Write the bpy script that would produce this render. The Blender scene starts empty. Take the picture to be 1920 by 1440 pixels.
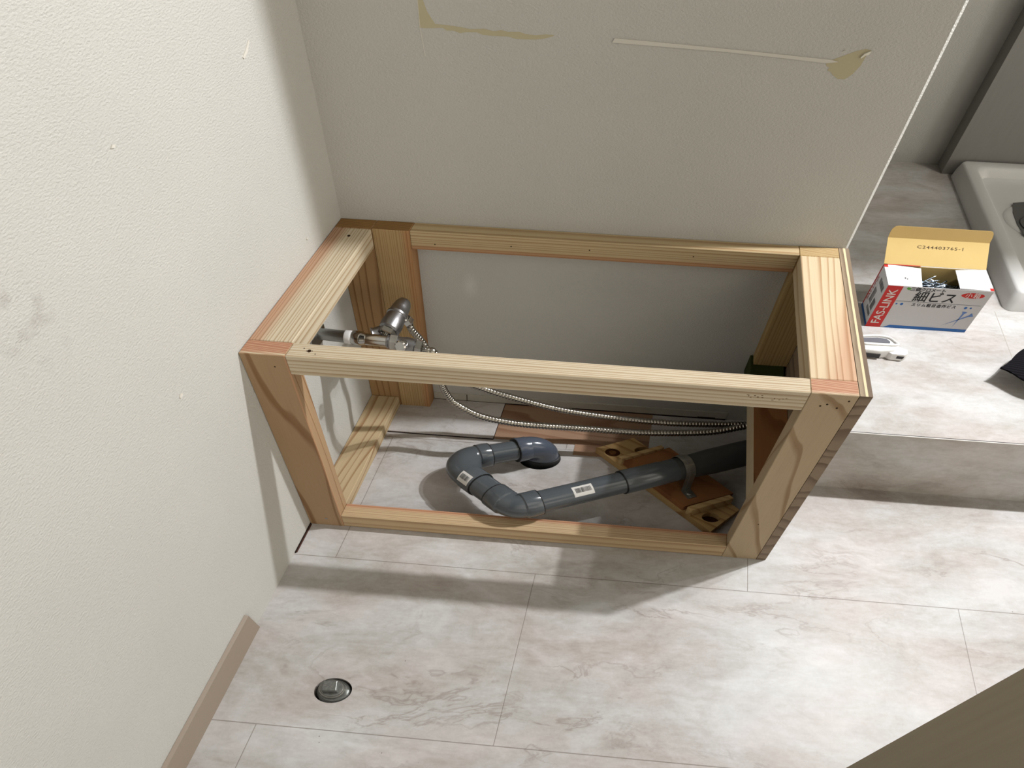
import bpy, bmesh, math, random
from mathutils import Vector, Matrix
random.seed(7)
S = bpy.context.scene
COL = S.collection

# ---------------------------------------------------------------- room axes
SK = 0.16878669            # the partition meets the left wall slightly out of square
SS, CS = math.sin(SK), math.cos(SK)
def V(x, y, z): return Vector((x + SS * y, CS * y, z))
def toroom(w):
    y = w[1] / CS
    return (w[0] - SS * y, y, w[2])

# ---------------------------------------------------------------- camera
cam_d = bpy.data.cameras.new('camera'); cam = bpy.data.objects.new('camera', cam_d); COL.objects.link(cam)
cam_d.sensor_fit = 'HORIZONTAL'; cam_d.sensor_width = 36.0; cam_d.lens = 22.5726
cam_d.clip_start = 0.02
cam.matrix_world = Matrix(((0.99666, -0.0703, 0.04162, 0.4665), (0.08007, 0.73933, -0.66857, -1.2033),
                           (0.01623, 0.66967, 0.74249, 1.4227), (0, 0, 0, 1)))
S.camera = cam

# ---------------------------------------------------------------- light
S.view_settings.view_transform = 'Standard'; S.view_settings.look = 'None'
S.view_settings.gamma = 1.0; S.view_settings.use_curve_mapping = False
S.view_settings.exposure = 0.50
S.cycles.max_bounces = 8
w = bpy.data.worlds.new('world'); S.world = w; w.use_nodes = True
bg = w.node_tree.nodes['Background']
# added warm fill light: strongest from the right front, broken by noise patches
_n, _l = w.node_tree.nodes, w.node_tree.links
_tc = _n.new('ShaderNodeTexCoord'); _no = _n.new('ShaderNodeTexNoise'); _no.inputs['Scale'].default_value = 3.2; _no.inputs['Detail'].default_value = 1
_r1 = _n.new('ShaderNodeValToRGB'); _l.new(_tc.outputs['Generated'], _no.inputs['Vector']); _l.new(_no.outputs['Fac'], _r1.inputs[0])
_r1.color_ramp.elements[0].position = .42; _r1.color_ramp.elements[0].color = (.20, .185, .16, 1)
_r1.color_ramp.elements[1].position = .56; _r1.color_ramp.elements[1].color = (1.5, 1.38, 1.17, 1)
_dp = _n.new('ShaderNodeVectorMath'); _dp.operation = 'DOT_PRODUCT'; _l.new(_tc.outputs['Generated'], _dp.inputs[0]); _dp.inputs[1].default_value = (.86, -.46, .16)
_mr = _n.new('ShaderNodeMapRange'); _l.new(_dp.outputs['Value'], _mr.inputs[0])
for _i, _v in ((1, .30), (2, .95), (3, .0), (4, 1.15)): _mr.inputs[_i].default_value = _v
_l.new(_r1.outputs[0], bg.inputs[0]); _l.new(_mr.outputs[0], bg.inputs[1])
def lamp(name, loc, power, rad, col):
    l = bpy.data.lights.new(name, 'POINT'); l.energy = power; l.shadow_soft_size = rad; l.color = col
    o = bpy.data.objects.new(name, l); COL.objects.link(o); o.location = loc; return o
for lx, p in ((2.0, 40), (2.26, 170), (2.60, 34)):
    lamp('ceiling_spot_light', V(lx, .115, 2.54), p, .028, (1.0, 1.0, 1.01))

lamp('washing_place_fill', V(2.45, .42, 2.42), 24, .08, (1.0, .95, .86))  # added fill lamp, lifts the back of the platform and the rear wall

# ---------------------------------------------------------------- node helper
class NT:
    def __init__(s, name, rough=.6, spec=.3, metal=0):
        s.m = bpy.data.materials.new(name); s.m.use_nodes = True
        s.n = s.m.node_tree.nodes; s.l = s.m.node_tree.links
        s.b = s.n['Principled BSDF']
        s.b.inputs['Roughness'].default_value = rough; s.b.inputs['Metallic'].default_value = metal
        s.b.inputs['Specular IOR Level'].default_value = spec
    def set(s, sock, v):
        if isinstance(v, bpy.types.NodeSocket): s.l.new(v, sock)
        elif v is not None:
            try: sock.default_value = v
            except Exception: sock.default_value = (v[0], v[1], v[2], 1)
    def math(s, op, a, b=None, c=None, clamp=False):
        k = s.n.new('ShaderNodeMath'); k.operation = op; k.use_clamp = clamp
        s.set(k.inputs[0], a)
        if b is not None: s.set(k.inputs[1], b)
        if c is not None: s.set(k.inputs[2], c)
        return k.outputs[0]
    def vmath(s, op, a, b=None):
        k = s.n.new('ShaderNodeVectorMath'); k.operation = op; s.set(k.inputs[0], a)
        if b is not None: s.set(k.inputs[1], b)
        return k.outputs['Value'] if op in ('DOT_PRODUCT', 'LENGTH', 'DISTANCE') else k.outputs[0]
    def room(s):
        a = s.n.new('ShaderNodeAttribute'); a.attribute_name = 'room'; return a.outputs['Vector']
    def noise(s, vec, scale, detail=3, rough=.5, dist=0, col=False):
        k = s.n.new('ShaderNodeTexNoise'); s.set(k.inputs['Vector'], vec)
        k.inputs['Scale'].default_value = scale; k.inputs['Detail'].default_value = detail
        k.inputs['Roughness'].default_value = rough; k.inputs['Distortion'].default_value = dist
        return k.outputs['Color' if col else 'Fac']
    def ramp(s, fac, stops, interp='LINEAR'):
        k = s.n.new('ShaderNodeValToRGB'); s.set(k.inputs[0], fac); e = k.color_ramp.elements
        k.color_ramp.interpolation = interp
        while len(e) < len(stops): e.new(.5)
        for i, (p, c) in enumerate(stops):
            e[i].position = p
            if not hasattr(c, '__len__'): c = (c, c, c)
            e[i].color = (c[0], c[1], c[2], 1)
        return k.outputs[0]
    def mix(s, f, a, b, mode='MIX'):
        k = s.n.new('ShaderNodeMix'); k.data_type = 'RGBA'; k.blend_type = mode
        s.set(k.inputs[0], f); s.set(k.inputs[6], a if isinstance(a, bpy.types.NodeSocket) else (*a[:3], 1))
        s.set(k.inputs[7], b if isinstance(b, bpy.types.NodeSocket) else (*b[:3], 1)); return k.outputs[2]
    def bump(s, h, strength=.3, dist=.002):
        k = s.n.new('ShaderNodeBump'); s.set(k.inputs['Height'], h)
        k.inputs['Strength'].default_value = strength; k.inputs['Distance'].default_value = dist
        s.l.new(k.outputs[0], s.b.inputs['Normal'])
    def color(s, c): s.set(s.b.inputs['Base Color'], c if isinstance(c, bpy.types.NodeSocket) else (*c[:3], 1))

def lin(r, g, b):
    f = lambda c: (c / 255 / 12.92) if c / 255 <= .04045 else ((c / 255 + .055) / 1.055) ** 2.4
    return (.72 * f(r), .72 * f(g), .72 * f(b))   # reflectances: the exposure brings them up to the photographed values

def plain(name, c, rough=.6, spec=.3, metal=0, var=.06, scale=60, bump=0):
    m = NT(name, rough, spec, metal)
    n = m.noise(m.room(), scale, 3)
    a = tuple(min(1, x * (1 - var)) for x in c); b = tuple(min(1, x * (1 + var)) for x in c)
    m.color(m.mix(n, a, b))
    if bump: m.bump(n, bump, .001)
    return m.m

def wood(name, axis, g, base=(.70, .53, .33), late=(.40, .24, .12), dist=.5, seed=0, red=None, wide=.14, big=0, lo=.62):
    """growth rings cut by a board: g = ring gradient (rings per metre), grain runs along axis"""
    m = NT(name, .62, .25)
    p = m.room()
    sc = [9, 9, 9]; sc[axis] = 1.3
    q = m.vmath('ADD', m.vmath('MULTIPLY', p, tuple(sc)), (seed * 1.7, seed * .9, seed * 2.3))
    n1 = m.noise(q, 1.0, 2)
    t = m.vmath('DOT_PRODUCT', p, g)
    t = m.math('ADD', t, m.math('MULTIPLY', m.math('SUBTRACT', n1, .5), dist * 4))
    if big:
        sc2 = [2.5, 2.5, 2.5]; sc2[axis] = 2.2
        n2 = m.noise(m.vmath('ADD', m.vmath('MULTIPLY', p, tuple(sc2)), (seed, seed * 3.1, 1)), 1.0, 0)
        t = m.math('ADD', t, m.math('MULTIPLY', m.math('SUBTRACT', n2, .5), big * 4))
    # uneven ring spacing
    t = m.math('ADD', t, m.math('MULTIPLY', m.math('SINE', m.math('MULTIPLY', t, 1.7)), .22))
    fr = m.math('FRACT', m.math('ADD', t, 100.0))
    band = m.ramp(fr, [(0, 0), (lo, .10), (.90, 1), (.97, .9), (1, 0)])
    amp = m.math('MULTIPLY_ADD', m.noise(m.vmath('MULTIPLY', q, (3.0, 3.0, 3.0)), 1.0, 1), .9, .45)
    band = m.math('MULTIPLY', band, amp, clamp=True)
    sc3 = [420, 420, 420]; sc3[axis] = 12
    fib = m.noise(m.vmath('MULTIPLY', p, tuple(sc3)), 1.0, 2)
    sc4 = [14, 14, 14]; sc4[axis] = 2
    blot = m.noise(m.vmath('MULTIPLY', p, tuple(sc4)), 1.0, 2)
    c = m.mix(blot, tuple(x * .9 for x in base), tuple(min(1, x * 1.08) for x in base))
    if red:
        vec, off, wd, rc = red
        k = m.math('MULTIPLY_ADD', m.math('SUBTRACT', n1, .5), wd * 1.2, m.math('SUBTRACT', m.vmath('DOT_PRODUCT', p, vec), off))
        k = m.math('DIVIDE', k, wd, clamp=True)
        c = m.mix(m.math('MULTIPLY', k, .72), c, m.mix(blot, rc, tuple(x * .85 for x in rc)))
    dark = m.mix(1.0, c, tuple(l / b for l, b in zip(late, base)), 'MULTIPLY')
    c = m.mix(band, c, dark)
    c = m.mix(m.math('MULTIPLY', m.math('SUBTRACT', fib, .45, clamp=True), .55), c, tuple(x * .55 for x in base))
    m.color(c); m.bump(fib, .12, .0006)
    return m.m

# palettes
PALE = lin(227, 213, 186); PLATE = lin(182, 154, 118)
TAN = lin(206, 176, 134); TANL = lin(166, 124, 80)
RED = lin(222, 170, 132)

m = NT('wallpaper', .85, .15)
p = m.room()
n1 = m.noise(m.vmath('MULTIPLY', p, (1, 1, 1.9)), 190, 3, .55); n2 = m.noise(p, 420, 2); big = m.noise(p, 5, 3)
c = m.mix(big, lin(205, 204, 199), lin(213, 212, 207))
sm = m.ramp(m.vmath('DISTANCE', m.vmath('MULTIPLY', p, (1, 1, .55)), (0, -.715, .51)), [(0, 1), (.055, 0)])
sm = m.math('MULTIPLY', sm, m.ramp(m.noise(p, 38, 3, .6), [(.5, 0), (.66, 1)]))
c = m.mix(m.math('MULTIPLY', sm, .4), c, lin(150, 142, 138))
sc = m.ramp(m.vmath('DISTANCE', m.vmath('ADD', m.vmath('MULTIPLY', p, (1, 1, .5)), m.vmath('MULTIPLY', p, (0, 0, .0))), (.285, 0, .215)), [(0, 1), (.022, 0)])
c = m.mix(m.math('MULTIPLY', sc, .5), c, lin(238, 238, 236))
m.color(c)
m.bump(m.math('ADD', n1, m.math('MULTIPLY', n2, .35)), .5, .0042)
M_wall = m.m
m = NT('wallpaper_seam_side', .85, .15); m.color(lin(226, 222, 213)); M_wall2 = m.m

def stone(name, seams, tint=(1, 1, 1)):
    m = NT(name, .38, .35)
    p = m.room()
    ps = m.vmath('MULTIPLY', p, (1.0, 2.2, 1.6))
    warp = m.noise(ps, 2.2, 4, col=True)
    pw = m.vmath('ADD', ps, m.vmath('MULTIPLY', warp, (.55, .55, .55)))
    a = m.noise(pw, 3.2, 8, .62)
    b = m.noise(pw, 11, 6, .6)
    c = m.noise(m.vmath('MULTIPLY', p, (2.5, 12, 9)), 9, 5, .6)
    d_ = m.noise(m.vmath('MULTIPLY', p, (1, 1.6, 1.6)), 46, 4, .65); e_ = m.noise(p, 170, 3, .6)
    f = m.math('MULTIPLY_ADD', a, .55, m.math('MULTIPLY_ADD', b, .22, m.math('MULTIPLY', c, .13)))
    f = m.math('MULTIPLY_ADD', d_, .13, m.math('MULTIPLY_ADD', e_, .07, m.math('SUBTRACT', f, .025)))
    col = m.ramp(f, [(.36, lin(170, 165, 158)), (.46, lin(194, 190, 185)), (.53, lin(207, 206, 204)), (.64, lin(226, 227, 227))])
    hue = m.noise(ps, 4.2, 3)
    col = m.mix(m.ramp(hue, [(.40, 0), (.62, .65)]), col, m.mix(1.0, col, (.99, .91, .89), 'MULTIPLY'))
    # thin veins
    vn = m.noise(pw, 2.6, 6, .62)
    v = m.ramp(m.math('ABSOLUTE', m.math('SUBTRACT', vn, .5)), [(0, 1), (.006, .6), (.018, 0)])
    vm = m.ramp(m.noise(p, 3.1, 2), [(.48, 0), (.62, .55)])
    col = m.mix(m.math('MULTIPLY', v, vm), col, lin(150, 136, 126))
    if seams:
        sx = m.n.new('ShaderNodeSeparateXYZ'); m.l.new(p, sx.inputs[0])
        X, Y, Z = sx.outputs[0], sx.outputs[1], sx.outputs[2]
        h = 0.374
        row = m.math('DIVIDE', m.math('ADD', Y, .5255), h)
        rf = m.math('FRACT', m.math('ADD', row, 50.0))
        ri = m.math('FLOOR', m.math('ADD', row, 50.0))
        dy = m.math('MULTIPLY', m.math('MINIMUM', rf, m.math('SUBTRACT', 1.0, rf)), h)
        par = m.math('MODULO', ri, 2.0)
        off = m.math('MULTIPLY_ADD', par, -.494, .1)   # even rows 0.1, odd rows -0.394 (=0.576 mod .97)
        xf = m.math('FRACT', m.math('ADD', m.math('DIVIDE', m.math('SUBTRACT', X, off), .972), 20.0))
        dx = m.math('MULTIPLY', m.math('MINIMUM', xf, m.math('SUBTRACT', 1.0, xf)), .972)
        d = m.math('MINIMUM', dx, dy)
        ln = m.math('LESS_THAN', d, .0009)
        col = m.mix(m.math('MULTIPLY', ln, .6), col, lin(120, 108, 96))
        rnd = m.noise(m.math('ADD', m.math('MULTIPLY', ri, 7.31), m.math('FLOOR', m.math('ADD', m.math('DIVIDE', m.math('SUBTRACT', X, off), .972), 20.0))), 1.0, 0)
        m.bump(m.math('MINIMUM', m.math('DIVIDE', d, .0016), 1.0), .35, .0008)
    # tiny dark crumbs
    vor = m.n.new('ShaderNodeTexVoronoi'); m.set(vor.inputs['Vector'], p); vor.inputs['Scale'].default_value = 22
    cr = m.math('LESS_THAN', vor.outputs['Distance'], .028)
    sel = m.math('GREATER_THAN', m.noise(p, 9, 1), .58)
    col = m.mix(m.math('MULTIPLY', m.math('MULTIPLY', cr, sel), .6), col, lin(95, 85, 75))
    if tint != (1, 1, 1): col = m.mix(1.0, col, tint, 'MULTIPLY')
    m.color(col)
    m.set(m.b.inputs['Roughness'], m.math('MULTIPLY_ADD', b, .2, .34))
    return m.m
M_floor = stone('stone_vinyl_tile', True)
M_plat = stone('stone_vinyl_platform', False)

# ---------------------------------------------------------------- mesh helpers
ORG = {}
AFF = [None]     # oval cross-section (x, y, z scale) for the drain fittings
def oval(v):
    a = AFF[0]
    return v if a is None else Vector((v.x * a[0], v.y * a[1], v.z * a[2]))
def finish(name, bm, mats, parent=None, org=None, smooth=False):
    """bm is in world coordinates; the object origin is org (default: parent's origin)"""
    if org is None:
        org = ORG[parent.name] if parent else Vector((0, 0, 0))
    org = Vector(org)
    me = bpy.data.meshes.new(name)
    bmesh.ops.recalc_face_normals(bm, faces=bm.faces)
    if smooth:
        for f in bm.faces: f.smooth = True
    room = [toroom(v.co) for v in bm.verts]
    for v in bm.verts: v.co -= org
    bm.to_mesh(me); bm.free()
    at = me.attributes.new('room', 'FLOAT_VECTOR', 'POINT')
    for i, r in enumerate(room): at.data[i].vector = r
    for mm in (mats if isinstance(mats, (list, tuple)) else [mats]): me.materials.append(mm)
    if smooth == 'auto':
        me.set_sharp_from_angle(angle=math.radians(38))
    o = bpy.data.objects.new(name, me); COL.objects.link(o)
    if parent:
        o.parent = parent; o.location = org - ORG[parent.name]
    else: o.location = org
    ORG[o.name] = org
    return o
def thing(name, label, cat, loc, group=None):
    o = bpy.data.objects.new(name, None); COL.objects.link(o); o.location = loc; o.empty_display_size = .05
    ORG[o.name] = Vector(loc); o['label'] = label; o['category'] = cat
    if group: o['group'] = group
    return o
def tag(o, label, cat, group=None):
    o['label'] = label; o['category'] = cat
    if group: o['group'] = group
    return o
def struct(o): o['kind'] = 'structure'; return o

def hexa(bm, c, mi=0):
    vs = [bm.verts.new(p) for p in c]
    for q in ((0, 1, 2, 3), (7, 6, 5, 4), (0, 4, 5, 1), (1, 5, 6, 2), (2, 6, 7, 3), (3, 7, 4, 0)):
        f = bm.faces.new([vs[i] for i in q]); f.material_index = mi
    return vs
def rbox(bm, x0, x1, y0, y1, z0, z1, mi=0):
    return hexa(bm, [V(x0, y0, z0), V(x1, y0, z0), V(x1, y1, z0), V(x0, y1, z0),
                     V(x0, y0, z1), V(x1, y0, z1), V(x1, y1, z1), V(x0, y1, z1)], mi)
def bevel(bm, w, seg=2):
    bmesh.ops.recalc_face_normals(bm, faces=bm.faces)
    bmesh.ops.bevel(bm, geom=bm.edges[:], offset=w, segments=seg, affect='EDGES', profile=.6)
def prism(bm, poly, lo, hi, mi=0):
    """poly: world points of bottom outline; lo, hi: offsets vectors"""
    a = [bm.verts.new(p + lo) for p in poly]; b = [bm.verts.new(p + hi) for p in poly]
    n = len(poly)
    f = bm.faces.new(a); f.material_index = mi
    f = bm.faces.new(list(reversed(b))); f.material_index = mi
    for i in range(n):
        f = bm.faces.new([a[i], a[(i + 1) % n], b[(i + 1) % n], b[i]]); f.material_index = mi

def sweep(bm, pts, rad, n=20, caps=True, mi=0, closed_profile=None, rot0=0):
    """tube along pts with a radius for every point"""
    pts = [Vector(p) for p in pts]; N = len(pts)
    if not hasattr(rad, '__len__'): rad = [rad] * N
    tans = []
    for i in range(N):
        a = pts[max(0, i - 1)]; b = pts[min(N - 1, i + 1)]
        t = (b - a)
        tans.append(t.normalized() if t.length > 1e-9 else (tans[-1] if tans else Vector((0, 0, 1))))
    t = tans[0]; u = t.cross(Vector((0, 0, 1)));
    if u.length < .1: u = t.cross(Vector((0, 1, 0)))
    u.normalize(); rings = []
    for i in range(N):
        u = (u - tans[i] * u.dot(tans[i])).normalized(); v = tans[i].cross(u)
        rings.append([bm.verts.new(pts[i] + oval(u * math.cos(rot0 + 2 * math.pi * k / n) + v * math.sin(rot0 + 2 * math.pi * k / n)) * rad[i]) for k in range(n)])
    for i in range(N - 1):
        for k in range(n):
            f = bm.faces.new([rings[i][k], rings[i][(k + 1) % n], rings[i + 1][(k + 1) % n], rings[i + 1][k]]); f.material_index = mi
    if caps:
        bm.faces.new(rings[0]).material_index = mi; bm.faces.new(list(reversed(rings[-1]))).material_index = mi
    return rings
def lathe(bm, base, axis, prof, n=24, mi=0, rot0=0):
    """prof: (distance along axis, radius)"""
    base = Vector(base); axis = Vector(axis).normalized()
    u = axis.cross(Vector((0, 0, 1)))
    if u.length < .1: u = axis.cross(Vector((0, 1, 0)))
    u.normalize(); v = axis.cross(u); rings = []
    for d, r in prof:
        rings.append([bm.verts.new(base + axis * d + oval(u * math.cos(rot0 + 2 * math.pi * k / n) + v * math.sin(rot0 + 2 * math.pi * k / n)) * max(r, 1e-5)) for k in range(n)])
    for i in range(len(rings) - 1):
        for k in range(n):
            f = bm.faces.new([rings[i][k], rings[i][(k + 1) % n], rings[i + 1][(k + 1) % n], rings[i + 1][k]]); f.material_index = mi
    bm.faces.new(rings[0]).material_index = mi; bm.faces.new(list(reversed(rings[-1]))).material_index = mi
def catmull(P, per=12):
    P = [Vector(p) for p in P]; Q = [2 * P[0] - P[1]] + P + [2 * P[-1] - P[-2]]; out = []
    for i in range(1, len(Q) - 2):
        for k in range(per):
            t = k / per; a, b, c, d = Q[i - 1], Q[i], Q[i + 1], Q[i + 2]
            out.append(.5 * ((2 * b) + (c - a) * t + (2 * a - 5 * b + 4 * c - d) * t * t + (3 * b - a - 3 * c + d) * t ** 3))
    out.append(P[-1]); return out
def resample(P, step):
    out = [P[0].copy()]; acc = 0
    for i in range(len(P) - 1):
        a, b = P[i], P[i + 1]; L = (b - a).length
        while acc + L >= step:
            t = (step - acc) / L; a = a.lerp(b, t); out.append(a.copy()); L = (b - a).length; acc = 0
        acc += L
    return out

def text_bm(s, size, spacing=1.0, bold=0.0, font_align='CENTER'):
    cu = bpy.data.curves.new('lettering', 'FONT'); cu.body = s; cu.size = size; cu.space_character = spacing
    cu.align_x = font_align; cu.align_y = 'CENTER'; cu.offset = bold; cu.resolution_u = 3
    o = bpy.data.objects.new('lettering', cu); COL.objects.link(o)
    dg = bpy.context.evaluated_depsgraph_get(); me = bpy.data.meshes.new_from_object(o.evaluated_get(dg))
    bm = bmesh.new(); bm.from_mesh(me)
    bpy.data.objects.remove(o); bpy.data.curves.remove(cu); bpy.data.meshes.remove(me)
    return bm
def put_text(bm, s, size, fmap, mi=0, spacing=1.0, bold=0.0, align='CENTER', sx=1.0):
    t = text_bm(s, size, spacing, bold, align); mp = {}
    for v in t.verts: mp[v.index] = bm.verts.new(fmap(v.co.x * sx, v.co.y))
    for f in t.faces:
        try: bm.faces.new([mp[v.index] for v in f.verts]).material_index = mi
        except ValueError: pass
    t.free()
def poly2(bm, pts, fmap, mi=0):
    try: bm.faces.new([bm.verts.new(fmap(*p)) for p in pts]).material_index = mi
    except ValueError: pass

# ================================================================ SETTING
bm = bmesh.new(); rbox(bm, -.1, 0, -3.2, 1.25, -.02, 2.5)
wl = struct(finish('wall_left', bm, M_wall))
M_paper = plain('torn_paper_backing', lin(200, 191, 160), .9, .1, scale=40, var=.03)
M_fray = plain('paper_fray', lin(245, 241, 228), .9, .1)
def lump(name, parent, y, z, pts, d=.003):
    bm = bmesh.new()
    prism(bm, [V(0, y + a, z + b) for a, b in pts], Vector((-.001, 0, 0)), Vector((d, 0, 0)))
    return finish(name, bm, M_wall2, parent)
lump('wallpaper_scar', wl, -.178, 1.018, [(-.012, -.006), (0, .001), (.014, .011), (.016, .010), (.004, -.003), (-.01, -.009)], .0015)
lump('wallpaper_scar', wl, -.4977, 1.019, [(-.004, 0), (0, .003), (.004, .001), (.002, -.002)], .002)
lump('wallpaper_scar', wl, -.587, .646, [(-.004, 0), (0, .004), (.004, .002), (.003, -.003), (-.002, -.003)], .002)
lump('wallpaper_scar', wl, -.147, .645, [(-.003, 0), (0, .003), (.003, 0), (0, -.004)], .002)

bm = bmesh.new(); rbox(bm, 0.0, 1.114, .0, .11, 0, 2.5)
bmesh.ops.recalc_face_normals(bm, faces=bm.faces)
ed = [e for e in bm.edges if abs(toroom(e.verts[0].co)[0] - 1.114) < 1e-4 and abs(toroom(e.verts[1].co)[0] - 1.114) < 1e-4 and abs(e.verts[0].co.z - e.verts[1].co.z) > .1]
bmesh.ops.bevel(bm, geom=ed, offset=.007, segments=1, affect='EDGES')
wb = struct(finish('wall_back', bm, M_wall))
def tear(name, pts, mat, d=.0008):
    bm = bmesh.new(); prism(bm, [V(x, 0, z) for x, z in pts], V(0, .001, 0), V(0, -d, 0)); return finish(name, bm, mat, wb)
tear('wallpaper_tear', [(.2144, 1.13), (.2115, 1.13), (.2144, 1.0457), (.2132, 1.0019), (.2264, 1.0016), (.2548, 1.0037), (.262, .9995), (.2735, 1.0), (.285, .9965), (.2975, .9985), (.3158, .999),
     (.325, .9955), (.338, .9945), (.3533, .9945), (.37, .9945), (.385, .991), (.4144, .9915), (.43, .993), (.4494, .9985), (.45, 1.0004), (.435, 1.001), (.42, .9985), (.4001, 1.0), (.39, 1.003), (.37, 1.002), (.358, 1.0045), (.345, 1.002), (.3271, 1.0055), (.305, 1.0035), (.283, 1.0065), (.262, 1.0085), (.242, 1.0092), (.2295, 1.0281), (.219, 1.06), (.2185, 1.13)], M_paper, .0004)
tear('wallpaper_seam', [(.2125, 1.13), (.2133, 1.13), (.2152, 1.0), (.2205, .955), (.2195, .955), (.2142, 1.0)], M_wall2, .0006)
tear('wallpaper_ridge', [(.552, .9935), (.556, 1.0005), (.62, .998), (.70, .9945), (.80, .9895), (.93, .9825), (.945, .9795), (.925, .9765), (.85, .9815), (.75, .987), (.66, .990), (.58, .9925)], M_wall2, .0022)
bm = bmesh.new()
leaf = [(.925, .9775), (.938, .984), (.953, .991), (.968, .998), (.982, 1.002), (.9914, 1.0005), (.9875, .990), (.985, .975), (.977, .960), (.967, .9505), (.955, .9505), (.944, .957), (.938, .962), (.932, .964), (.933, .969), (.927, .972)]
tear('wallpaper_tear', leaf, M_paper, .0004)
tear('wallpaper_curl', [(.9785, .989), (.983, .995), (.989, .9985), (.993, 1.0), (.9905, .9945), (.985, .9925), (.980, .9875)], M_fray, .004)
tear('wallpaper_curl', [(.945, .996), (.949, .999), (.9475, .9965)], M_fray, .002)
# smudge on the wall inside the frame
# dark line where wall meets floor and the cut skirting inside the frame
M_gap = plain('dark_gap', lin(48, 34, 30), .9, .1)
M_skirt = plain('greyed_wall_strip', lin(208, 204, 192), .8, .2)
bm = bmesh.new(); rbox(bm, .168, 1.005, -.003, .0005, .0045, .030); rbox(bm, .262, .264, -.0034, -.0026, .0045, .030, 1)
struct(finish('trim_1', bm, [M_skirt, M_gap]))
bm = bmesh.new(); rbox(bm, .168, 1.005, -.0042, .0, -.001, .0042)
rbox(bm, .925, .975, -.0042, 0, .0042, .0075)
finish('shadow_gap', bm, M_gap, bpy.data.objects['trim_1'])
bm = bmesh.new(); rbox(bm, .0002, .0030, -.523, -.4405, .0005, .004); rbox(bm, .0030, .0052, -.521, -.443, .0005, .0022, 1)
struct(finish('trim_2', bm, [M_gap, plain('torn_brown', lin(96, 66, 58), .9, .1)]))
M_base = plain('taupe_baseboard', lin(160, 146, 131), .5, .3, var=.02)
bm = bmesh.new()
hexa(bm, [V(.0005, -3.1, 0), V(.0085, -3.1, 0), V(.0085, -3.1, .076), V(.0005, -3.1, .079), V(.0005, -.7024, 0), V(.0085, -.706, 0), V(.0085, -.7125, .076), V(.0005, -.713, .080)])
struct(finish('baseboard_left', bm, M_base))

# floor, with the bare plywood patch under the frame and a hole for the drain
HOLE = V(.5150, -.1880, 0); PLUG = V(.2235, -.8235, 0)
bm = bmesh.new()
def ring_pts(c, r, n, ry=None):
    ry = ry or r; cx_, cy_, _ = toroom(c)
    return [V(cx_ + r * math.cos(2 * math.pi * k / n), cy_ + ry * math.sin(2 * math.pi * k / n), 0) for k in range(n)]
outer = [V(-.1, -3.2, 0), V(4.2, -3.2, 0), V(4.2, 1.3, 0), V(-.1, 1.3, 0)]
ov = [bm.verts.new(p) for p in outer]; ee = [bm.edges.new((ov[i], ov[(i + 1) % 4])) for i in range(4)]
for c, r, ry in ((HOLE, .0560, .037), (PLUG, .0388, .0250)):
    hv = [bm.verts.new(p) for p in ring_pts(c, r, 32, ry)]
    ee += [bm.edges.new((hv[i], hv[(i + 1) % 32])) for i in range(32)]
bmesh.ops.triangle_fill(bm, use_beauty=True, use_dissolve=False, edges=ee)
for v in bm.verts: pass
r_ = bmesh.ops.extrude_face_region(bm, geom=bm.faces[:])
for v in [g for g in r_['geom'] if isinstance(g, bmesh.types.BMVert)]: v.co.z -= .03
fl = struct(finish('floor', bm, M_floor))
bm = bmesh.new()
for c, r, ry in ((HOLE, .062, .043), (PLUG, .045, .032)):
    prism(bm, ring_pts(c, r, 24, ry), Vector((0, 0, -.055)), Vector((0, 0, -.0305)))
finish('hole_bottom', bm, M_gap, fl)
M_sub = wood('brown_subfloor', 0, (2, 18, 3), lin(176, 142, 116), lin(150, 112, 86), .6, 4)
bm = bmesh.new(); 
# plywood patch with the drain-hole corner kept clear
rbox(bm, .374, .80, -.132, -.003, -.004, .0012); rbox(bm, .60, .70, -.168, -.132, -.004, .0012)
struct(finish('floor_patch', bm, M_sub))
bm = bmesh.new(); rbox(bm, .0785, .3735, -.1335, -.004, .0003, .0042); bevel(bm, .0006, 1)
lt = struct(finish('floor_tile_loose', bm, M_floor))
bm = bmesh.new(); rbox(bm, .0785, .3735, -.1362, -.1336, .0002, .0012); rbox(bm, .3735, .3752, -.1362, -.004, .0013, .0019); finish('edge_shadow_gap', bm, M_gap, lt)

# platform
ZP = .2305
bm = bmesh.new(); rbox(bm, 1.116, 4.2, -.2092, 1.128, 0, ZP - .003); 
rbox(bm, .06, 1.1145, .115, 1.128, 0, ZP - .003)
pl = struct(finish('floor_platform', bm, M_plat))
bm = bmesh.new(); rbox(bm, 1.116, 4.2, -.2085, 1.128, ZP - .0028, ZP); rbox(bm, .06, 1.1155, .115, 1.128, ZP - .0028, ZP)
finish('top_covering', bm, M_plat, pl)
M_trimdk = plain('edge_line_dark', lin(70, 64, 62), .5, .3); M_trimlt = plain('edge_line_pale', lin(238, 236, 232), .4, .4)
bm = bmesh.new(); rbox(bm, 1.116, 4.2, -.2112, -.2092, ZP - .0012, ZP + .0002, 1); rbox(bm, 1.116, 4.2, -.2091, -.2072, ZP - .001, ZP + .0003, 0)
struct(finish('trim_3', bm, [M_trimdk, M_trimlt]))
bm = bmesh.new(); rbox(bm, -.0, 4.2, 1.1285, 1.22, 0, 2.5); struct(finish('wall_rear', bm, M_wall))
M_grey = NT('grey_wall_panel', .5, .3)
g = M_grey.noise(M_grey.vmath('MULTIPLY', M_grey.room(), (30, 30, 4)), 3, 4)
M_grey.color(M_grey.mix(g, lin(142, 140, 136), lin(152, 150, 146))); M_grey = M_grey.m
bm = bmesh.new(); rbox(bm, 1.689, 4.2, 1.0565, 1.128, ZP + .0003, 2.5); struct(finish('wall_grey_panel', bm, M_grey))
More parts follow.
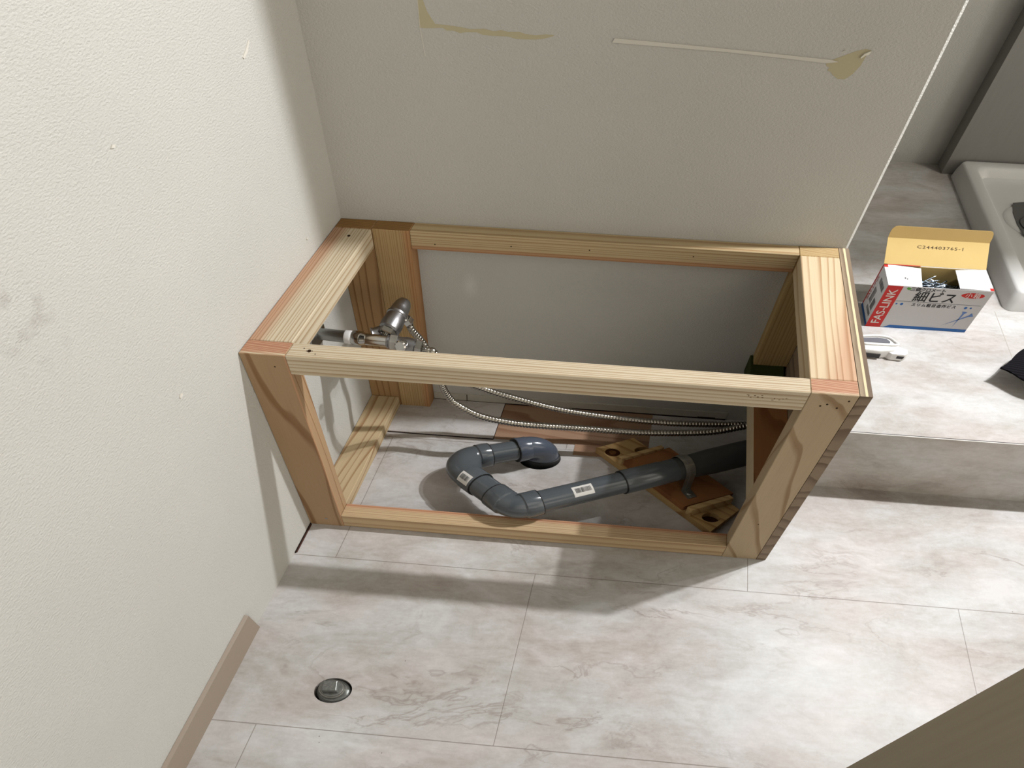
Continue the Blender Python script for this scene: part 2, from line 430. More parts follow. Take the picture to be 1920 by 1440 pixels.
# dropped header over the washing place
bm = bmesh.new(); rbox(bm, 1.1145, 4.2, .184, .28, 2.0, 2.5); struct(finish('wall_header', bm, M_wall))
bm = bmesh.new(); rbox(bm, 1.693, 1.6945, -.2068, .28, ZP - .0004, ZP + .0003); struct(finish('trim_4', bm, plain('seam_line', lin(196, 190, 182), .6, .2)))

# door leaf, near right
def doorcoord(px, py): return None
M_door = NT('taupe_door_laminate', .55, .3)
dg_ = M_door.noise(M_door.vmath('MULTIPLY', M_door.room(), (160, 160, 2.5)), 1.0, 4)
M_door.color(M_door.mix(dg_, lin(172, 160, 138), lin(186, 174, 152))); M_door.bump(dg_, .1, .0005); M_door = M_door.m

# ================================================================ TIMBER FRAME
fr = thing('timber_frame', 'open box frame of pale sawn timber standing in the wall corner', 'wooden frame', V(.557, -.22, 0))
M_end = {}
def endgrain(name, c, late, g):
    return wood(name, 2, g, c, late, .15, 3, lo=.4)
E_red = wood('endgrain_red', 0, (20, 210, 0), lin(186, 130, 102), lin(222, 182, 148), .15, 3, lo=.5, red=((0, -1, 0), .432, .006, lin(214, 190, 158)))
E_tan = endgrain('endgrain_tan', lin(204, 178, 130), lin(176, 142, 96), (30, 160, 0))
E_yel = endgrain('endgrain_brown', lin(170, 130, 78), lin(120, 86, 48), (20, 230, 0))
def board(name, x0, x1, y0, y1, z0, z1, axis, mat, end=None, bv=.0012, parent=fr, label=None):
    bm = bmesh.new(); rbox(bm, x0, x1, y0, y1, z0, z1); bevel(bm, bv, 1)
    bm.normal_update()
    if end:
        lim = ((x0, x1), (y0, y1), (z0, z1))[axis]
        for f in bm.faces:
            c = toroom(f.calc_center_median())[axis]
            if min(abs(c - lim[0]), abs(c - lim[1])) < 1e-4: f.material_index = 1
    o = finish(name, bm, [mat] + ([end] if end else []), parent)
    if label: o['label'] = label
    return o
w_fl = wood('wood_post_front_left', 2, (15, 30, 1.5), lin(184, 153, 118), lin(146, 108, 72), .35, 2, ((1, -.8, 0), .4335, .004, lin(216, 160, 124)), big=1.0, lo=.84)
w_fr = wood('wood_post_front_right', 2, (14, 30, 3.5), lin(202, 180, 148), lin(162, 132, 96), .35, 5, big=1.5, lo=.80)
w_top = wood('wood_front_rail', 0, (0, 185, 90), PALE, PLATE, .22, 1, lo=.45)
w_low = wood('wood_lower_rail', 0, (0, 210, 55), lin(216, 190, 152), lin(180, 146, 108), .2, 8, ((0, 1, 0), -.416, .006, lin(216, 150, 116)), lo=.45)
w_left = wood('wood_left_rail', 1, (150, 0, 60), PALE, PLATE, .30, 3, ((-1, 0, 0), -.038, .018, lin(206, 150, 116)), lo=.5)
w_right = wood('wood_right_rail', 1, (62, 0, 25), lin(226, 206, 172), lin(188, 152, 112), .62, 6, ((1, -.22, 0), 1.118, .035, lin(220, 172, 138)), lo=.62, big=.5)
w_back = wood('wood_back_rail', 0, (0, 40, 150), lin(212, 190, 150), lin(178, 146, 104), .15, 9, ((0, 0, -1), -.567, .008, lin(196, 138, 98)), lo=.5)
w_bp1 = wood('wood_back_stud_corner', 2, (46, 50, 0), lin(176, 142, 100), lin(136, 98, 60), .4, 11, big=.4, lo=.7)
w_bp2 = wood('wood_back_stud', 2, (180, 20, 0), lin(196, 166, 120), lin(166, 132, 88), .15, 12, ((1, 0, 0), .146, .012, lin(200, 146, 100)), lo=.5)
w_bp3 = wood('wood_back_right_post', 2, (130, 40, 0), lin(196, 168, 116), lin(170, 138, 88), .15, 13, lo=.5)
w_base = wood('wood_base_board', 1, (46, 0, 30), lin(212, 190, 152), lin(168, 130, 90), .8, 14, big=.8, lo=.7)
w_shelf = wood('wood_right_cross_rail', 1, (9, 4, 0), lin(168, 116, 72), lin(130, 82, 46), .6, 15, big=.5, lo=.7)
board('front_post', .0005, .0850, -.4404, -.4045, 0, .6, 2, w_fl, E_red)
board('front_post', 1.0092, 1.0917, -.4404, -.4045, 0, .6, 2, w_fr, E_red)
board('top_front_rail', .0853, 1.0090, -.4402, -.4048, .5515, .5997, 0, w_top)
board('lower_front_rail', .0853, 1.0090, -.4402, -.4048, .0015, .0500, 0, w_low)
board('back_post', .0005, .0822, -.0362, -.0006, 0, .6, 2, w_bp1, E_yel)
board('back_post', .0828, .1660, -.0362, -.0006, 0, .6, 2, w_bp2, E_yel)
board('back_post', 1.0084, 1.0917, -.0365, -.0006, .2625, .6, 2, w_bp3, E_tan)
board('top_side_rail', .0005, .0822, -.4042, -.0366, .5510, .5998, 1, w_left)
board('top_side_rail', 1.0092, 1.0917, -.4042, -.0369, .5510, .5998, 1, w_right)
board('top_back_rail', .1664, 1.0080, -.0345, -.0006, .5515, .5997, 0, w_back)
board('base_rail', .0005, .0785, -.4042, -.0366, .0005, .0385, 1, w_base)
o = board('base_rail', 1.0105, 1.0915, -.4042, -.0665, .2000, .2545, 1, w_shelf)
# pale side of the right-hand rail
M_cream = plain('pale_plywood_side', lin(206, 188, 156), .7, .2)
o.data.materials.append(M_cream)
for p_ in o.data.polygons:
    c = sum((o.data.vertices[i].co for i in p_.vertices), Vector()) / len(p_.vertices) + ORG[o.name]
    if abs(toroom(c)[0] - 1.0105) < .001: p_.material_index = 1
M_green = plain('green_stained_timber', lin(64, 72, 40), .8, .15, var=.3, scale=30)
o = board('spacer_block', 1.0012, 1.0845, -.0660, -.0006, .2045, .2620, 1, M_green, label='dark green stained timber block')
# plywood side panel, plies seen on its edges
M_ply_a = wood('plywood_outer_ply', 1, (0, 0, 26), lin(160, 140, 118), lin(118, 98, 80), .5, 21, lo=.5)
M_ply_b = plain('plywood_core_ply', lin(238, 220, 180), .7, .2)
M_ply_c = wood('plywood_inner_ply', 2, (90, 0, 0), lin(172, 152, 126), lin(128, 108, 86), .3, 22, lo=.4)
bm = bmesh.new()
rbox(bm, 1.0922, 1.1015, -.4404, -.0006, 0, .6, 2); rbox(bm, 1.1015, 1.1060, -.4404, -.0006, 0, .6, 1); rbox(bm, 1.1060, 1.1138, -.4404, -.0006, 0, .6, 0)
# front edge is dull all over: repaint the core strip there with the outer ply
for f in bm.faces:
    c = toroom(f.calc_center_median())
    if abs(c[1] + .4404) < 1e-4 or abs(c[0] - 1.0922) < 1e-4: f.material_index = 0
o = finish('side_panel', bm, [M_ply_a, M_ply_b, M_ply_c], fr); o['label'] = 'grey-brown weathered plywood side panel'
# screws and nail holes
M_hole = plain('nail_hole', lin(60, 42, 28), .8, .1); M_steel = plain('zinc_screw', lin(170, 170, 168), .35, .5, .9)
def dot(name, x, y, z, nrm, r, mat=M_hole):
    bm = bmesh.new(); lathe(bm, V(x, y, z) - nrm * .001, nrm, [(0, r), (.0013, r)], 10); finish(name, bm, mat, fr)
UP = Vector((0, 0, 1)); FW = Vector((0, -1, 0))
for a in ((.0451, -.066), (.1224, -.4232)):
    dot('screw_hole', a[0], a[1], .5998, UP, .0035)
for a in ((.118, -.4236), (.1275, -.4228), (.1105, -.4175), (.136, -.430)): dot('screw_hole', a[0], a[1], .5997, UP, .0011)
for x, z in ((1.0461, .5733), (1.0657, .5653), (1.036, .568), (1.079, .585)): dot('nail_hole', x, -.4404, z, FW, .0019)
for x, z in ((.3902, .5754), (.5622, .5783), (.2204, .5685), (.7877, .5783)): dot('nail_hole', x, -.0345, z, FW, .0015)
for x, z in ((.06, .57), (1.05, .16)): dot('nail_hole', x, -.4404, z, FW, .0015)
dot('screw', .0464, -.4404, .0311, FW, .0036, M_steel)
# faint stamp on the front rail
M_ink = plain('faded_ink', lin(120, 96, 72), .8, .1)
bm = bmesh.new()
for x, z, a, b in ((.904, .5835, .003, .001), (.9075, .580, .001, .004), (.911, .577, .003, .001), (.917, .582, .003, .0015), (.923, .5785, .003, .002), (.929, .584, .003, .001), (.931, .578, .003, .002), (.949, .574, .004, .001), (.953, .577, .001, .003), (.961, .576, .003, .001), (.967, .5785, .002, .001), (.972, .580, .003, .0008)):
    rbox(bm, x, x + a, -.4405, -.4400, z, z + b)
finish('stamp_mark', bm, M_ink, fr)

# ================================================================ DRAIN PIPE
M_pvc = NT('grey_pvc', .22, .5); n = M_pvc.noise(M_pvc.room(), 14, 4)
M_pvc.color(M_pvc.mix(n, lin(80, 86, 92), lin(90, 96, 101))); M_pvc.set(M_pvc.b.inputs['Roughness'], M_pvc.math('MULTIPLY_ADD', n, .2, .08)); M_pvc = M_pvc.m
M_pvb = NT('blue_grey_pvc', .2, .5); n = M_pvb.noise(M_pvb.room(), 14, 4)
M_pvb.color(M_pvb.mix(n, lin(78, 86, 100), lin(88, 96, 110))); M_pvb = M_pvb.m
M_pvd = plain('dark_pipe_sleeve', lin(66, 68, 68), .5, .3, var=.1)
M_rub = plain('black_rubber_ring', lin(28, 29, 30), .5, .3)
AFF[0] = (1.32, .70, .95)
dp = thing('drain_pipe', 'thick grey plastic drain pipe bending from the floor hole through the frame', 'pipe', HOLE)
PV = [HOLE + Vector((0, 0, -.03)), V(.5150, -.1880, .056), V(.2960, -.2760, .078), V(.4960, -.4070, .0925), V(1.085, -.178, .104)]
def fillet(P, r, n=14):
    out = [P[0]]; marks = []
    for i in range(1, len(P) - 1):
        a, b, c = P[i - 1], P[i], P[i + 1]; u = (a - b).normalized(); v = (c - b).normalized()
        ang = u.angle(v); t = r[i - 1] / math.tan(ang / 2); p0 = b + u * t; p1 = b + v * t
        cen = b + (u + v).normalized() * (r[i - 1] / math.sin(ang / 2)); s = []
        a0 = p0 - cen; a1 = p1 - cen; tot = a0.angle(a1); ax = a0.cross(a1).normalized()
        for k in range(n + 1): s.append(cen + Matrix.Rotation(tot * k / n, 3, ax) @ a0)
        marks.append((len(out), len(out) + n)); out += s
    out.append(P[-1]); return out, marks
path, marks = fillet(PV, (.040, .040, .038))
def elbow(k, r, s0, s1, mat, name='elbow', lip=.0035):
    i0, i1 = marks[k]; seg = path[i0:i1 + 1]
    d0 = (path[i0 - 1] - path[i0]).normalized(); d1 = (path[i1 + 1] - path[i1]).normalized()
    pts = [path[i0] + d0 * s0, path[i0] + d0 * (s0 - .002), path[i0] + d0 * .004, path[i0] + d0 * .001] + seg + [path[i1] + d1 * .001, path[i1] + d1 * .004, path[i1] + d1 * (s1 - .002), path[i1] + d1 * s1]
    rad = [r + lip - .001, r + lip, r + lip, r] + [r] * len(seg) + [r, r + lip, r + lip, r + lip - .001]
    bm = bmesh.new(); sweep(bm, pts, rad, 36)
    o = finish(name, bm, mat, dp, smooth='auto'); return o, path[i0] + d0 * s0, path[i1] + d1 * s1, d0, d1
e0, a0, b0, _, d0 = elbow(0, .0375, .030, .034, M_pvb, lip=.0012)
e1, a1, b1, da1, d1 = elbow(1, .0345, .034, .040, M_pvc)
e2, a2, b2, da2, d2 = elbow(2, .0345, .040, .042, M_pvc)
def straight(name, a, b, r, mat, over=.004, r2=None):
    d = (b - a).normalized(); bm = bmesh.new(); r2 = r2 or r
    sweep(bm, [a - d * over, a, b, b + d * over], [r, r, r2, r2], 36); return finish(name, bm, mat, dp, smooth='auto')
straight('pipe_section', b0, a1, .0315, M_pvc)
straight('pipe_section', b1, a2, .0345, M_pvc)
# long run: pipe, coupling, reducer, sleeve
D3 = (PV[4] - PV[3]).normalized(); L3 = (PV[4] - b2).length
def q(t): return b2 + D3 * t
t1 = (V(.741, -.3175, .095) - b2).dot(D3); t2 = (V(.835, -.280, .098) - b2).dot(D3); t3 = (V(.862, -.27, .1) - b2).dot(D3)
straight('pipe_section', b2, q(t1), .0325, M_pvc)
bm = bmesh.new(); sweep(bm, [q(t1), q(t1 + .002), q(t2 - .004), q(t2), q(t3), q(t3 + .002)], [.0352, .0362, .0362, .0350, .0350, .0345], 36)
finish('coupling', bm, M_pvc, dp, smooth='auto')
bm = bmesh.new(); sweep(bm, [q(t3), q(t3 + .05), q(t3 + .10), q(L3)], [.0345, .0355, .0385, .0390], 32)
finish('dark_pipe_sleeve', bm, M_pvd, dp, smooth='auto')
for nm, c, d, r in (('rim', a1, -da1, .0382), ('rim', b1, d1, .0382), ('rim', a2, da2, .0382), ('rim', b2, d2, .0382), ('rim', q(t1), D3, .0366), ('rim', b0, d0, .0390)):
    bm = bmesh.new(); d = d.normalized(); sweep(bm, [c - d * .0012, c + d * .0012], [r - .0006, r - .0006], 36); finish('joint_ring', bm, M_rub, dp, smooth='auto')
bm = bmesh.new(); lathe(bm, HOLE + Vector((0, 0, -.02)), (0, 0, 1), [(0, .0410), (.024, .0410), (.027, .0398), (.030, .0410), (.036, .0405), (.037, .039)], 36)
finish('floor_socket', bm, M_rub, dp, smooth='auto')
# stickers with bar codes: wrapped on the pipe
M_lab = plain('white_label', lin(232, 230, 226), .5, .3, var=.01); M_blk = plain('black_print', lin(36, 36, 38), .5, .2, var=.01)
def sticker(c, d, up, r, L, ang, n=14, flip=False):
    """wraps on a cylinder: axis d through c, centred on direction up"""
    d = d.normalized(); up = (up - d * up.dot(d)).normalized(); side = d.cross(up)
    def P(s, a, off=0): return c + d * s + oval(up * math.cos(a) + side * math.sin(a)) * (r + off)
    bm = bmesh.new()
    for i in range(n):
        a0 = -ang / 2 + ang * i / n; a1 = a0 + ang / n
        bm.faces.new([bm.verts.new(P(-L / 2, a0)), bm.verts.new(P(L / 2, a0)), bm.verts.new(P(L / 2, a1)), bm.verts.new(P(-L / 2, a1))])
    x = -L * .38; rnd = random.Random(5)
    while x < L * .38:
        wd = rnd.choice((.0005, .0009, .0014))
        for i in range(6):
            b0_ = -ang * (.30 if not flip else -.10) + ang * .45 * i / 6 * (1 if not flip else -1); b1_ = b0_ + ang * .45 / 6 * (1 if not flip else -1)
            f = bm.faces.new([bm.verts.new(P(x, b0_, .0003)), bm.verts.new(P(x + wd, b0_, .0003)), bm.verts.new(P(x + wd, b1_, .0003)), bm.verts.new(P(x, b1_, .0003))]); f.material_index = 1
        x += wd + rnd.choice((.0006, .0010))
    return finish('barcode_sticker', bm, [M_lab, M_blk], dp)
sticker(q((V(.640, -.345, .094) - b2).dot(D3)), D3, Vector((.02, -.45, .8)), .0329, .050, .95)
ic = path[(marks[1][0] + marks[1][1]) // 2 + 4]
sticker(b1 - d1 * .022, d1, Vector((-.75, -.6, 1.0)), .0384, .032, .85)

AFF[0] = None
# support timber under the pipe
M_sb = wood('wood_support_board', 0, (20, 40, 0), lin(214, 178, 122), lin(172, 128, 76), .5, 31)
M_sb2 = wood('brown_plywood_plate', 0, (6, 10, 0), lin(168, 114, 70), lin(150, 96, 58), .8, 32)
M_sb3 = wood('wood_support_cleat', 0, (10, 60, 20), lin(216, 184, 132), lin(186, 146, 96), .3, 33)
sup = thing('support_board', 'short timber board with round holes lying under the grey drain pipe', 'board', V(.84, -.25, 0))
A, B = V(.6594, -.1548, 0), V(.7544, -.1103, 0); Cc, D = V(1.035, -.3250, 0), V(.9753, -.3868, 0); E2 = V(1.018, -.372, 0)
# board with two bored holes, built as a filled outline
bm = bmesh.new(); zt = .022
ol = [A, B, V(1.045, -.316, 0), D]
ov = [bm.verts.new(p) for p in ol]; ee = [bm.edges.new((ov[i], ov[(i + 1) % 4])) for i in range(4)]
for c, r in ((V(.7839, -.1522, 0), .022), (V(.9752, -.3460, 0), .023)):
    hv = [bm.verts.new(p) for p in ring_pts(c, r, 24, r * .58)]; ee += [bm.edges.new((hv[i], hv[(i + 1) % 24])) for i in range(24)]
bmesh.ops.triangle_fill(bm, use_beauty=True, use_dissolve=False, edges=ee)
for v in bm.verts: v.co.z = zt
r_ = bmesh.ops.extrude_face_region(bm, geom=bm.faces[:])
for v in [g for g in r_['geom'] if isinstance(g, bmesh.types.BMVert)]: v.co.z = .0008
finish('board', bm, M_sb, sup)
M_burn_dark = plain('charred_knot_dark_hole', lin(74, 44, 24), .9, .1, var=.2)
AFF[0] = (1.1, .68, 1.0)
bm = bmesh.new(); lathe(bm, V(.7051, -.1660, zt), (0, 0, 1), [(0, .0185), (.0004, .0185), (.0003, .011)], 24)
finish('knot', bm, M_burn_dark, sup)
bm = bmesh.new(); lathe(bm, V(.7051, -.1660, zt + .0004), (0, 0, 1), [(0, .009), (.0004, .009)], 18); finish('knot_core', bm, plain('knot_core', lin(126, 86, 50), .9, .1, var=.2), sup)
AFF[0] = (1.2, .68, 1.0)
for c, r in ((V(.7839, -.1522, 0), .0178), (V(.9752, -.3460, 0), .0188)):
    bm = bmesh.new(); lathe(bm, c + Vector((0, 0, .001)), (0, 0, 1), [(0, r), (.004, r)], 24); finish('hole_floor', bm, M_burn_dark, sup)  # plain dark disc closing the bottom of each bored hole
AFF[0] = None
bm = bmesh.new(); prism(bm, [V(.738, -.204, 0), V(.8515, -.1484, 0), V(1.024, -.2800, 0), V(.902, -.332, 0)], Vector((0, 0, zt)), Vector((0, 0, .040)))
finish('plywood_plate', bm, M_sb2, sup)
def cleat(p1, p2, wv, z1):
    bm = bmesh.new(); prism(bm, [p1, p2, p2 + wv, p1 + wv], Vector((0, 0, zt)), Vector((0, 0, z1))); bevel(bm, .0008, 1); finish('cleat', bm, M_sb3, sup)
dv = (V(1.0228, -.3001, 0) - V(1.012, -.2914, 0))
cleat(V(.9087, -.3376, 0) + dv * .1, V(1.010, -.2925, 0) + dv * .1, dv * 1.1, .052)
cleat(V(.7260, -.2010, 0) - dv * .3, V(.8311, -.1524, 0) - dv * .3, dv * .9, .050)

# saddle clamp
AFF[0] = (1.32, .70, .95)
M_gal = NT('galvanised_steel', .35, .5, .85); n = M_gal.noise(M_gal.room(), 50, 3); M_gal.color(M_gal.mix(n, lin(150, 150, 145), lin(182, 182, 178))); M_gal = M_gal.m
cl = thing('pipe_clamp', 'galvanised saddle clamp holding the dark end of the drain pipe', 'clamp', V(.885, -.262, .04))
tc = (V(.885, -.262, .1) - b2).dot(D3); cc = q(tc); sd = Vector((0, 0, 1)).cross(D3).normalized(); upv = D3.cross(sd)
bm = bmesh.new(); prof = []
R = .0372; base_z = .0403 - cc.z
pts2 = [(-R - .034, base_z + .0006), (-R - .0015, base_z + .0006), (-R - .0005, base_z + .006)]
for k in range(0, 21):
    a = math.pi - math.pi * k / 20; pts2.append((R * math.cos(a), R * math.sin(a)))
pts2 += [(R + .0005, base_z + .006), (R + .0015, base_z + .0006), (R + .034, base_z + .0006)]
def strip(w0, w1, th):
    for i in range(len(pts2) - 1):
        (a_, b_), (c_, d_) = pts2[i], pts2[i + 1]
        nn = Vector((-(d_ - b_), (c_ - a_))); nn.normalize()
        def PP(s, z, wv, o): return cc + D3 * wv + oval(sd * (s + nn.x * o)) + Vector((0, 0, 1)) * (z + nn.y * o)
        hexa(bm, [PP(a_, b_, w0, 0), PP(c_, d_, w0, 0), PP(c_, d_, w1, 0), PP(a_, b_, w1, 0), PP(a_, b_, w0, th), PP(c_, d_, w0, th), PP(c_, d_, w1, th), PP(a_, b_, w1, th)])
strip(-.0125, .0125, .0012); finish('strap', bm, M_gal, cl)
bm = bmesh.new(); strip(-.0035, .0035, .0028); finish('strap_rib', bm, M_gal, cl)
for s_ in (1, -1):
    bm = bmesh.new(); lathe(bm, cc + oval(sd * s_ * (R + .019)) + Vector((0, 0, base_z + .0015)), (0, 0, 1), [(0, .0062), (.0014, .0058), (.0034, .0036)], 14); finish('screw', bm, M_steel, cl)

# ================================================================ WATER SUPPLY
AFF[0] = None
M_chr = NT('chrome', .12, .5, 1.0); M_chr.color(lin(214, 212, 208)); M_chr = M_chr.m
M_cast = NT('cast_satin_metal', .34, .5, 1.0); n = M_cast.noise(M_cast.room(), 600, 2); M_cast.color(lin(176, 176, 178)); M_cast.bump(n, .5, .0006); M_cast = M_cast.m
M_ptfe = plain('white_thread_tape', lin(236, 236, 236), .6, .3, bump=.3)
M_bar = NT('brushed_pipe', .28, .5, 1.0); M_bar.color(lin(170, 172, 170)); M_bar = M_bar.m
def hexnut(bm, base, axis, L, r, ch=.0012):
    lathe(bm, base, axis, [(0, r - ch), (ch, r), (L - ch, r), (L, r - ch)], 6, rot0=.3)
XA = V(1, 0, 0)
w0 = V(.0005, -.1975, .425); wa = (V(.1765, -.2085, .425) - w0).normalized()
v1 = thing('stop_valve', 'chrome twin stop valve on the wall pipe wrapped with white thread tape', 'valve', w0)
def L1(t): return w0 + wa * t
bm = bmesh.new(); lathe(bm, L1(0), wa, [(0, .0136), (.064, .0136)], 24); finish('supply_pipe', bm, M_bar, v1, smooth='auto')
bm = bmesh.new(); rbox(bm, .0005, .0050, -.236, -.176, .402, .436); finish('wall_bracket', bm, M_bar, v1)
bm = bmesh.new(); lathe(bm, L1(.062), wa, [(0, .0140), (.002, .0154), (.006, .0149), (.010, .0157), (.014, .0151), (.0165, .0140)], 24); finish('thread_tape', bm, M_ptfe, v1, smooth=True)
bm = bmesh.new(); lathe(bm, L1(.078), wa, [(0, .0145), (.003, .0162), (.022, .0162), (.030, .0132), (.034, .0132), (.080, .0136)], 24); finish('adaptor', bm, M_chr, v1, smooth='auto')
bm = bmesh.new(); lathe(bm, L1(.158), wa, [(0, .0142), (.001, .0152), (.004, .0152), (.005, .0140), (.006, .0152), (.0085, .0152)], 24); finish('collar', bm, M_cast, v1, smooth='auto')
bm = bmesh.new(); hexnut(bm, L1(.1665), wa, .017, .0185); finish('hex_nut', bm, M_chr, v1)
ub = L1(.182); ua = (V(.2530, -.2133, .410) - ub).normalized()
bm = bmesh.new(); lathe(bm, ub - ua * .004, ua, [(0, .013), (.014, .0155), (.022, .018), (.040, .018), (.044, .014)], 24); finish('valve_body', bm, M_cast, v1, smooth='auto')
bm = bmesh.new(); hexnut(bm, ub + ua * .0385, ua, .0165, .0205, .002); finish('union_nut', bm, M_chr, v1)
bm = bmesh.new(); lathe(bm, ub + ua * .055, ua, [(0, .0085), (.002, .0105), (.008, .0105), (.010, .008), (.018, .0078)], 20); finish('hose_ferrule', bm, M_chr, v1, smooth='auto')
bm = bmesh.new(); lathe(bm, ub + ua * .018 + Vector((0, 0, .004)), Vector((-.1, -.75, .5)), [(0, .010), (.022, .010), (.024, .013), (.036, .013), (.039, .010)], 18); finish('turn_knob', bm, M_chr, v1, smooth='auto')
HA0 = ub + ua * .070
# second valve, behind
vb0 = V(.1495, -.1790, .424); vb1 = V(.1575, -.080, .440)
v2 = v1   # fed by the same pipe: one assembly
bd = (vb1 - vb0).normalized()
bm = bmesh.new(); hexnut(bm, vb0 - bd * .010, bd, .015, .0225, .002); finish('hex_nut', bm, M_chr, v2)
bm = bmesh.new(); lathe(bm, vb0 + bd * .005, bd, [(0, .0200), (.004, .0240), (.018, .0255), (.034, .0240), (.044, .0225)], 28); finish('valve_body', bm, M_cast, v2, smooth='auto')
bm = bmesh.new(); lathe(bm, vb0 + bd * .048, bd, [(0, .0225), (.002, .0250), (.007, .0250), (.010, .0225), (.024, .0210), (.038, .0190), (.048, .0145), (.054, .0060)], 28); finish('rounded_cap', bm, M_cast, v2, smooth='auto')
# flared lip, lower left
lp = vb0 + bd * .006
bm = bmesh.new(); lathe(bm, lp + Vector((-.010, .002, -.004)), Vector((-.85, -.35, -.12)), [(0, .0175), (.010, .0155), (.022, .0148), (.026, .0170), (.029, .0155)], 22); finish('side_port', bm, M_cast, v2, smooth='auto')
bm = bmesh.new(); lathe(bm, vb0 + bd * .050 + Vector((.014, 0, -.004)), Vector((.8, .0, -.45)), [(0, .0095), (.010, .0095)], 16)
hexnut(bm, vb0 + bd * .050 + Vector((.0215, 0, -.006)), Vector((.55, -.05, -.8)), .013, .0135, .0014); finish('outlet_nut', bm, M_chr, v2)
bm = bmesh.new(); lathe(bm, vb0 - bd * .030, bd, [(0, .0105), (.022, .0105)], 20); finish('inlet_tail', bm, M_chr, v2, smooth='auto')
HB0 = vb0 + bd * .050 + Vector((.0215, 0, -.006)) + Vector((.55, -.05, -.8)).normalized() * .011

def hose(pts, label, r=.0072, pitch=.0084):
    P = resample(catmull(pts, 24), pitch / 8)
    rad = [r * (.98 - .24 * max(0, math.cos(2 * math.pi * i / 8)) ** 1.5 + .02 * math.cos(2 * math.pi * i / 8)) for i in range(len(P))]
    bm = bmesh.new(); sweep(bm, P, rad, 14)
    o = finish('flexible_hose', bm, M_hose, None, org=pts[0], smooth=True)
    return tag(o, label, 'hose')
M_hose = NT('stainless_corrugated', .2, .5, 1.0); M_hose.color(lin(186, 181, 172)); M_hose = M_hose.m
hose([HA0 - ua * .004, HA0 + ua * .012, V(.268, -.2080, .365), V(.262, -.182, .275), V(.273, -.170, .208), V(.297, -.172, .18), V(.354, -.181, .155), V(.421, -.178, .135), V(.488, -.170, .12), V(.625, -.155, .102), V(.764, -.153, .1), V(.9, -.145, .105), V(.966, -.140, .115), V(1.032, -.127, .128), V(1.084, -.118, .135)],
     'corrugated steel hose hanging lower and nearer the grey drain pipe', .0090)
hose([HB0, HB0 + Vector((.004, -.003, -.02)), V(.203, -.127, .355), V(.230, -.135, .31), V(.273, -.130, .24), V(.35, -.117, .187), V(.42, -.119, .165), V(.547, -.119, .13), V(.689, -.112, .104), V(.83, -.113, .1), V(.941, -.108, .1), V(1.037, -.103, .105), V(1.084, -.099, .11)],
     'corrugated steel hose running behind, closer to the wall', .0088)

# ================================================================ FLOOR PLUG
M_dull = NT('dull_cast_iron', .42, .5, .8); n = M_dull.noise(M_dull.room(), 180, 4); M_dull.color(M_dull.mix(n, lin(110, 112, 110), lin(168, 170, 166))); M_dull.bump(n, .4, .001); M_dull = M_dull.m
AFF[0] = (1.0, .66, 1.0)
pg = thing('floor_plug', 'round metal pipe plug with a square head set in the tiled floor', 'pipe plug', PLUG)
bm = bmesh.new(); lathe(bm, PLUG + Vector((0, 0, -.028)), (0, 0, 1), [(0, .0365), (.020, .0365), (.024, .034), (.027, .030)], 36); finish('flange', bm, M_dull, pg, smooth='auto')
bm = bmesh.new(); lathe(bm, PLUG + Vector((-.003, .002, -.002)), (0, 0, 1), [(0, .0285), (.004, .0285), (.0065, .0265), (.0068, .025)], 36); finish('collar', bm, M_gal, pg, smooth='auto')
bm = bmesh.new(); lathe(bm, PLUG + Vector((-.003, .002, .0045)), (0, 0, 1), [(0, .0245), (.003, .0245), (.004, .0235)], 36); finish('plug_body', bm, M_dull, pg, smooth='auto')
bm = bmesh.new(); lathe(bm, PLUG + Vector((-.004, .003, .008)), (0, 0, 1), [(0, .0225), (.012, .0215), (.0135, .020)], 4, rot0=.86); bevel(bm, .0008, 1); finish('square_head', bm, M_dull, pg)
AFF[0] = None
bm = bmesh.new()
for dx, dy, a in ((-.009, .004, .3), (-.009, -.001, .2), (.001, .0, .8), (.005, -.002, -.5)):
    c = PLUG + Vector((-.004 + dx, .002 + dy * .66, .0215)); u = Vector((math.cos(a), math.sin(a), 0)); v = Vector((-u.y, u.x, 0))
    hexa(bm, [c - u * .003 - v * .0006, c + u * .003 - v * .0006, c + u * .003 + v * .0006, c - u * .003 + v * .0006] + [x + Vector((0, 0, .0008)) for x in (c - u * .003 - v * .0006, c + u * .003 - v * .0006, c + u * .003 + v * .0006, c - u * .003 + v * .0006)])
finish('cast_mark', bm, M_gal, pg)

# ================================================================ SCREW BOX
BX0, BX1, BY0, BY1, BZ1 = 1.3215, 1.5890, .1795, .272, .374
BXC = V(1.455, .226, ZP)
bx = thing('screw_box', 'open white, red and blue cardboard box of screws on the raised floor', 'box', BXC)
M_card = plain('brown_card', lin(212, 184, 122), .8, .15, var=.04, scale=30); M_white = plain('white_card', lin(240, 241, 244), .55, .3, var=.01)
M_silver = plain('silver_card', lin(208, 206, 208), .5, .35, var=.02)
M_redc = plain('red_print', lin(206, 46, 42), .55, .25, var=.02); M_bluec = plain('blue_print', lin(38, 104, 178), .5, .3, var=.02)
M_grn = plain('green_print', lin(96, 168, 70), .6, .2); M_lb = plain('light_blue_print', lin(108, 138, 196), .6, .2)
T = .0014; tk = .0008
bm = bmesh.new()
z0 = ZP + .0006
rbox(bm, BX0, BX1, BY0, BY0 + T, z0, BZ1, 0); rbox(bm, BX0, BX1, BY1 - T, BY1, z0, BZ1, 1)
rbox(bm, BX0, BX0 + T, BY0 + T, BY1 - T, z0, BZ1, 1); rbox(bm, BX1 - T, BX1, BY0 + T, BY1 - T, z0, BZ1, 1); rbox(bm, BX0, BX1, BY0, BY1, z0, z0 + T, 1)
finish('carton', bm, [M_silver, M_white], bx)
bm = bmesh.new(); i_ = T + .0003
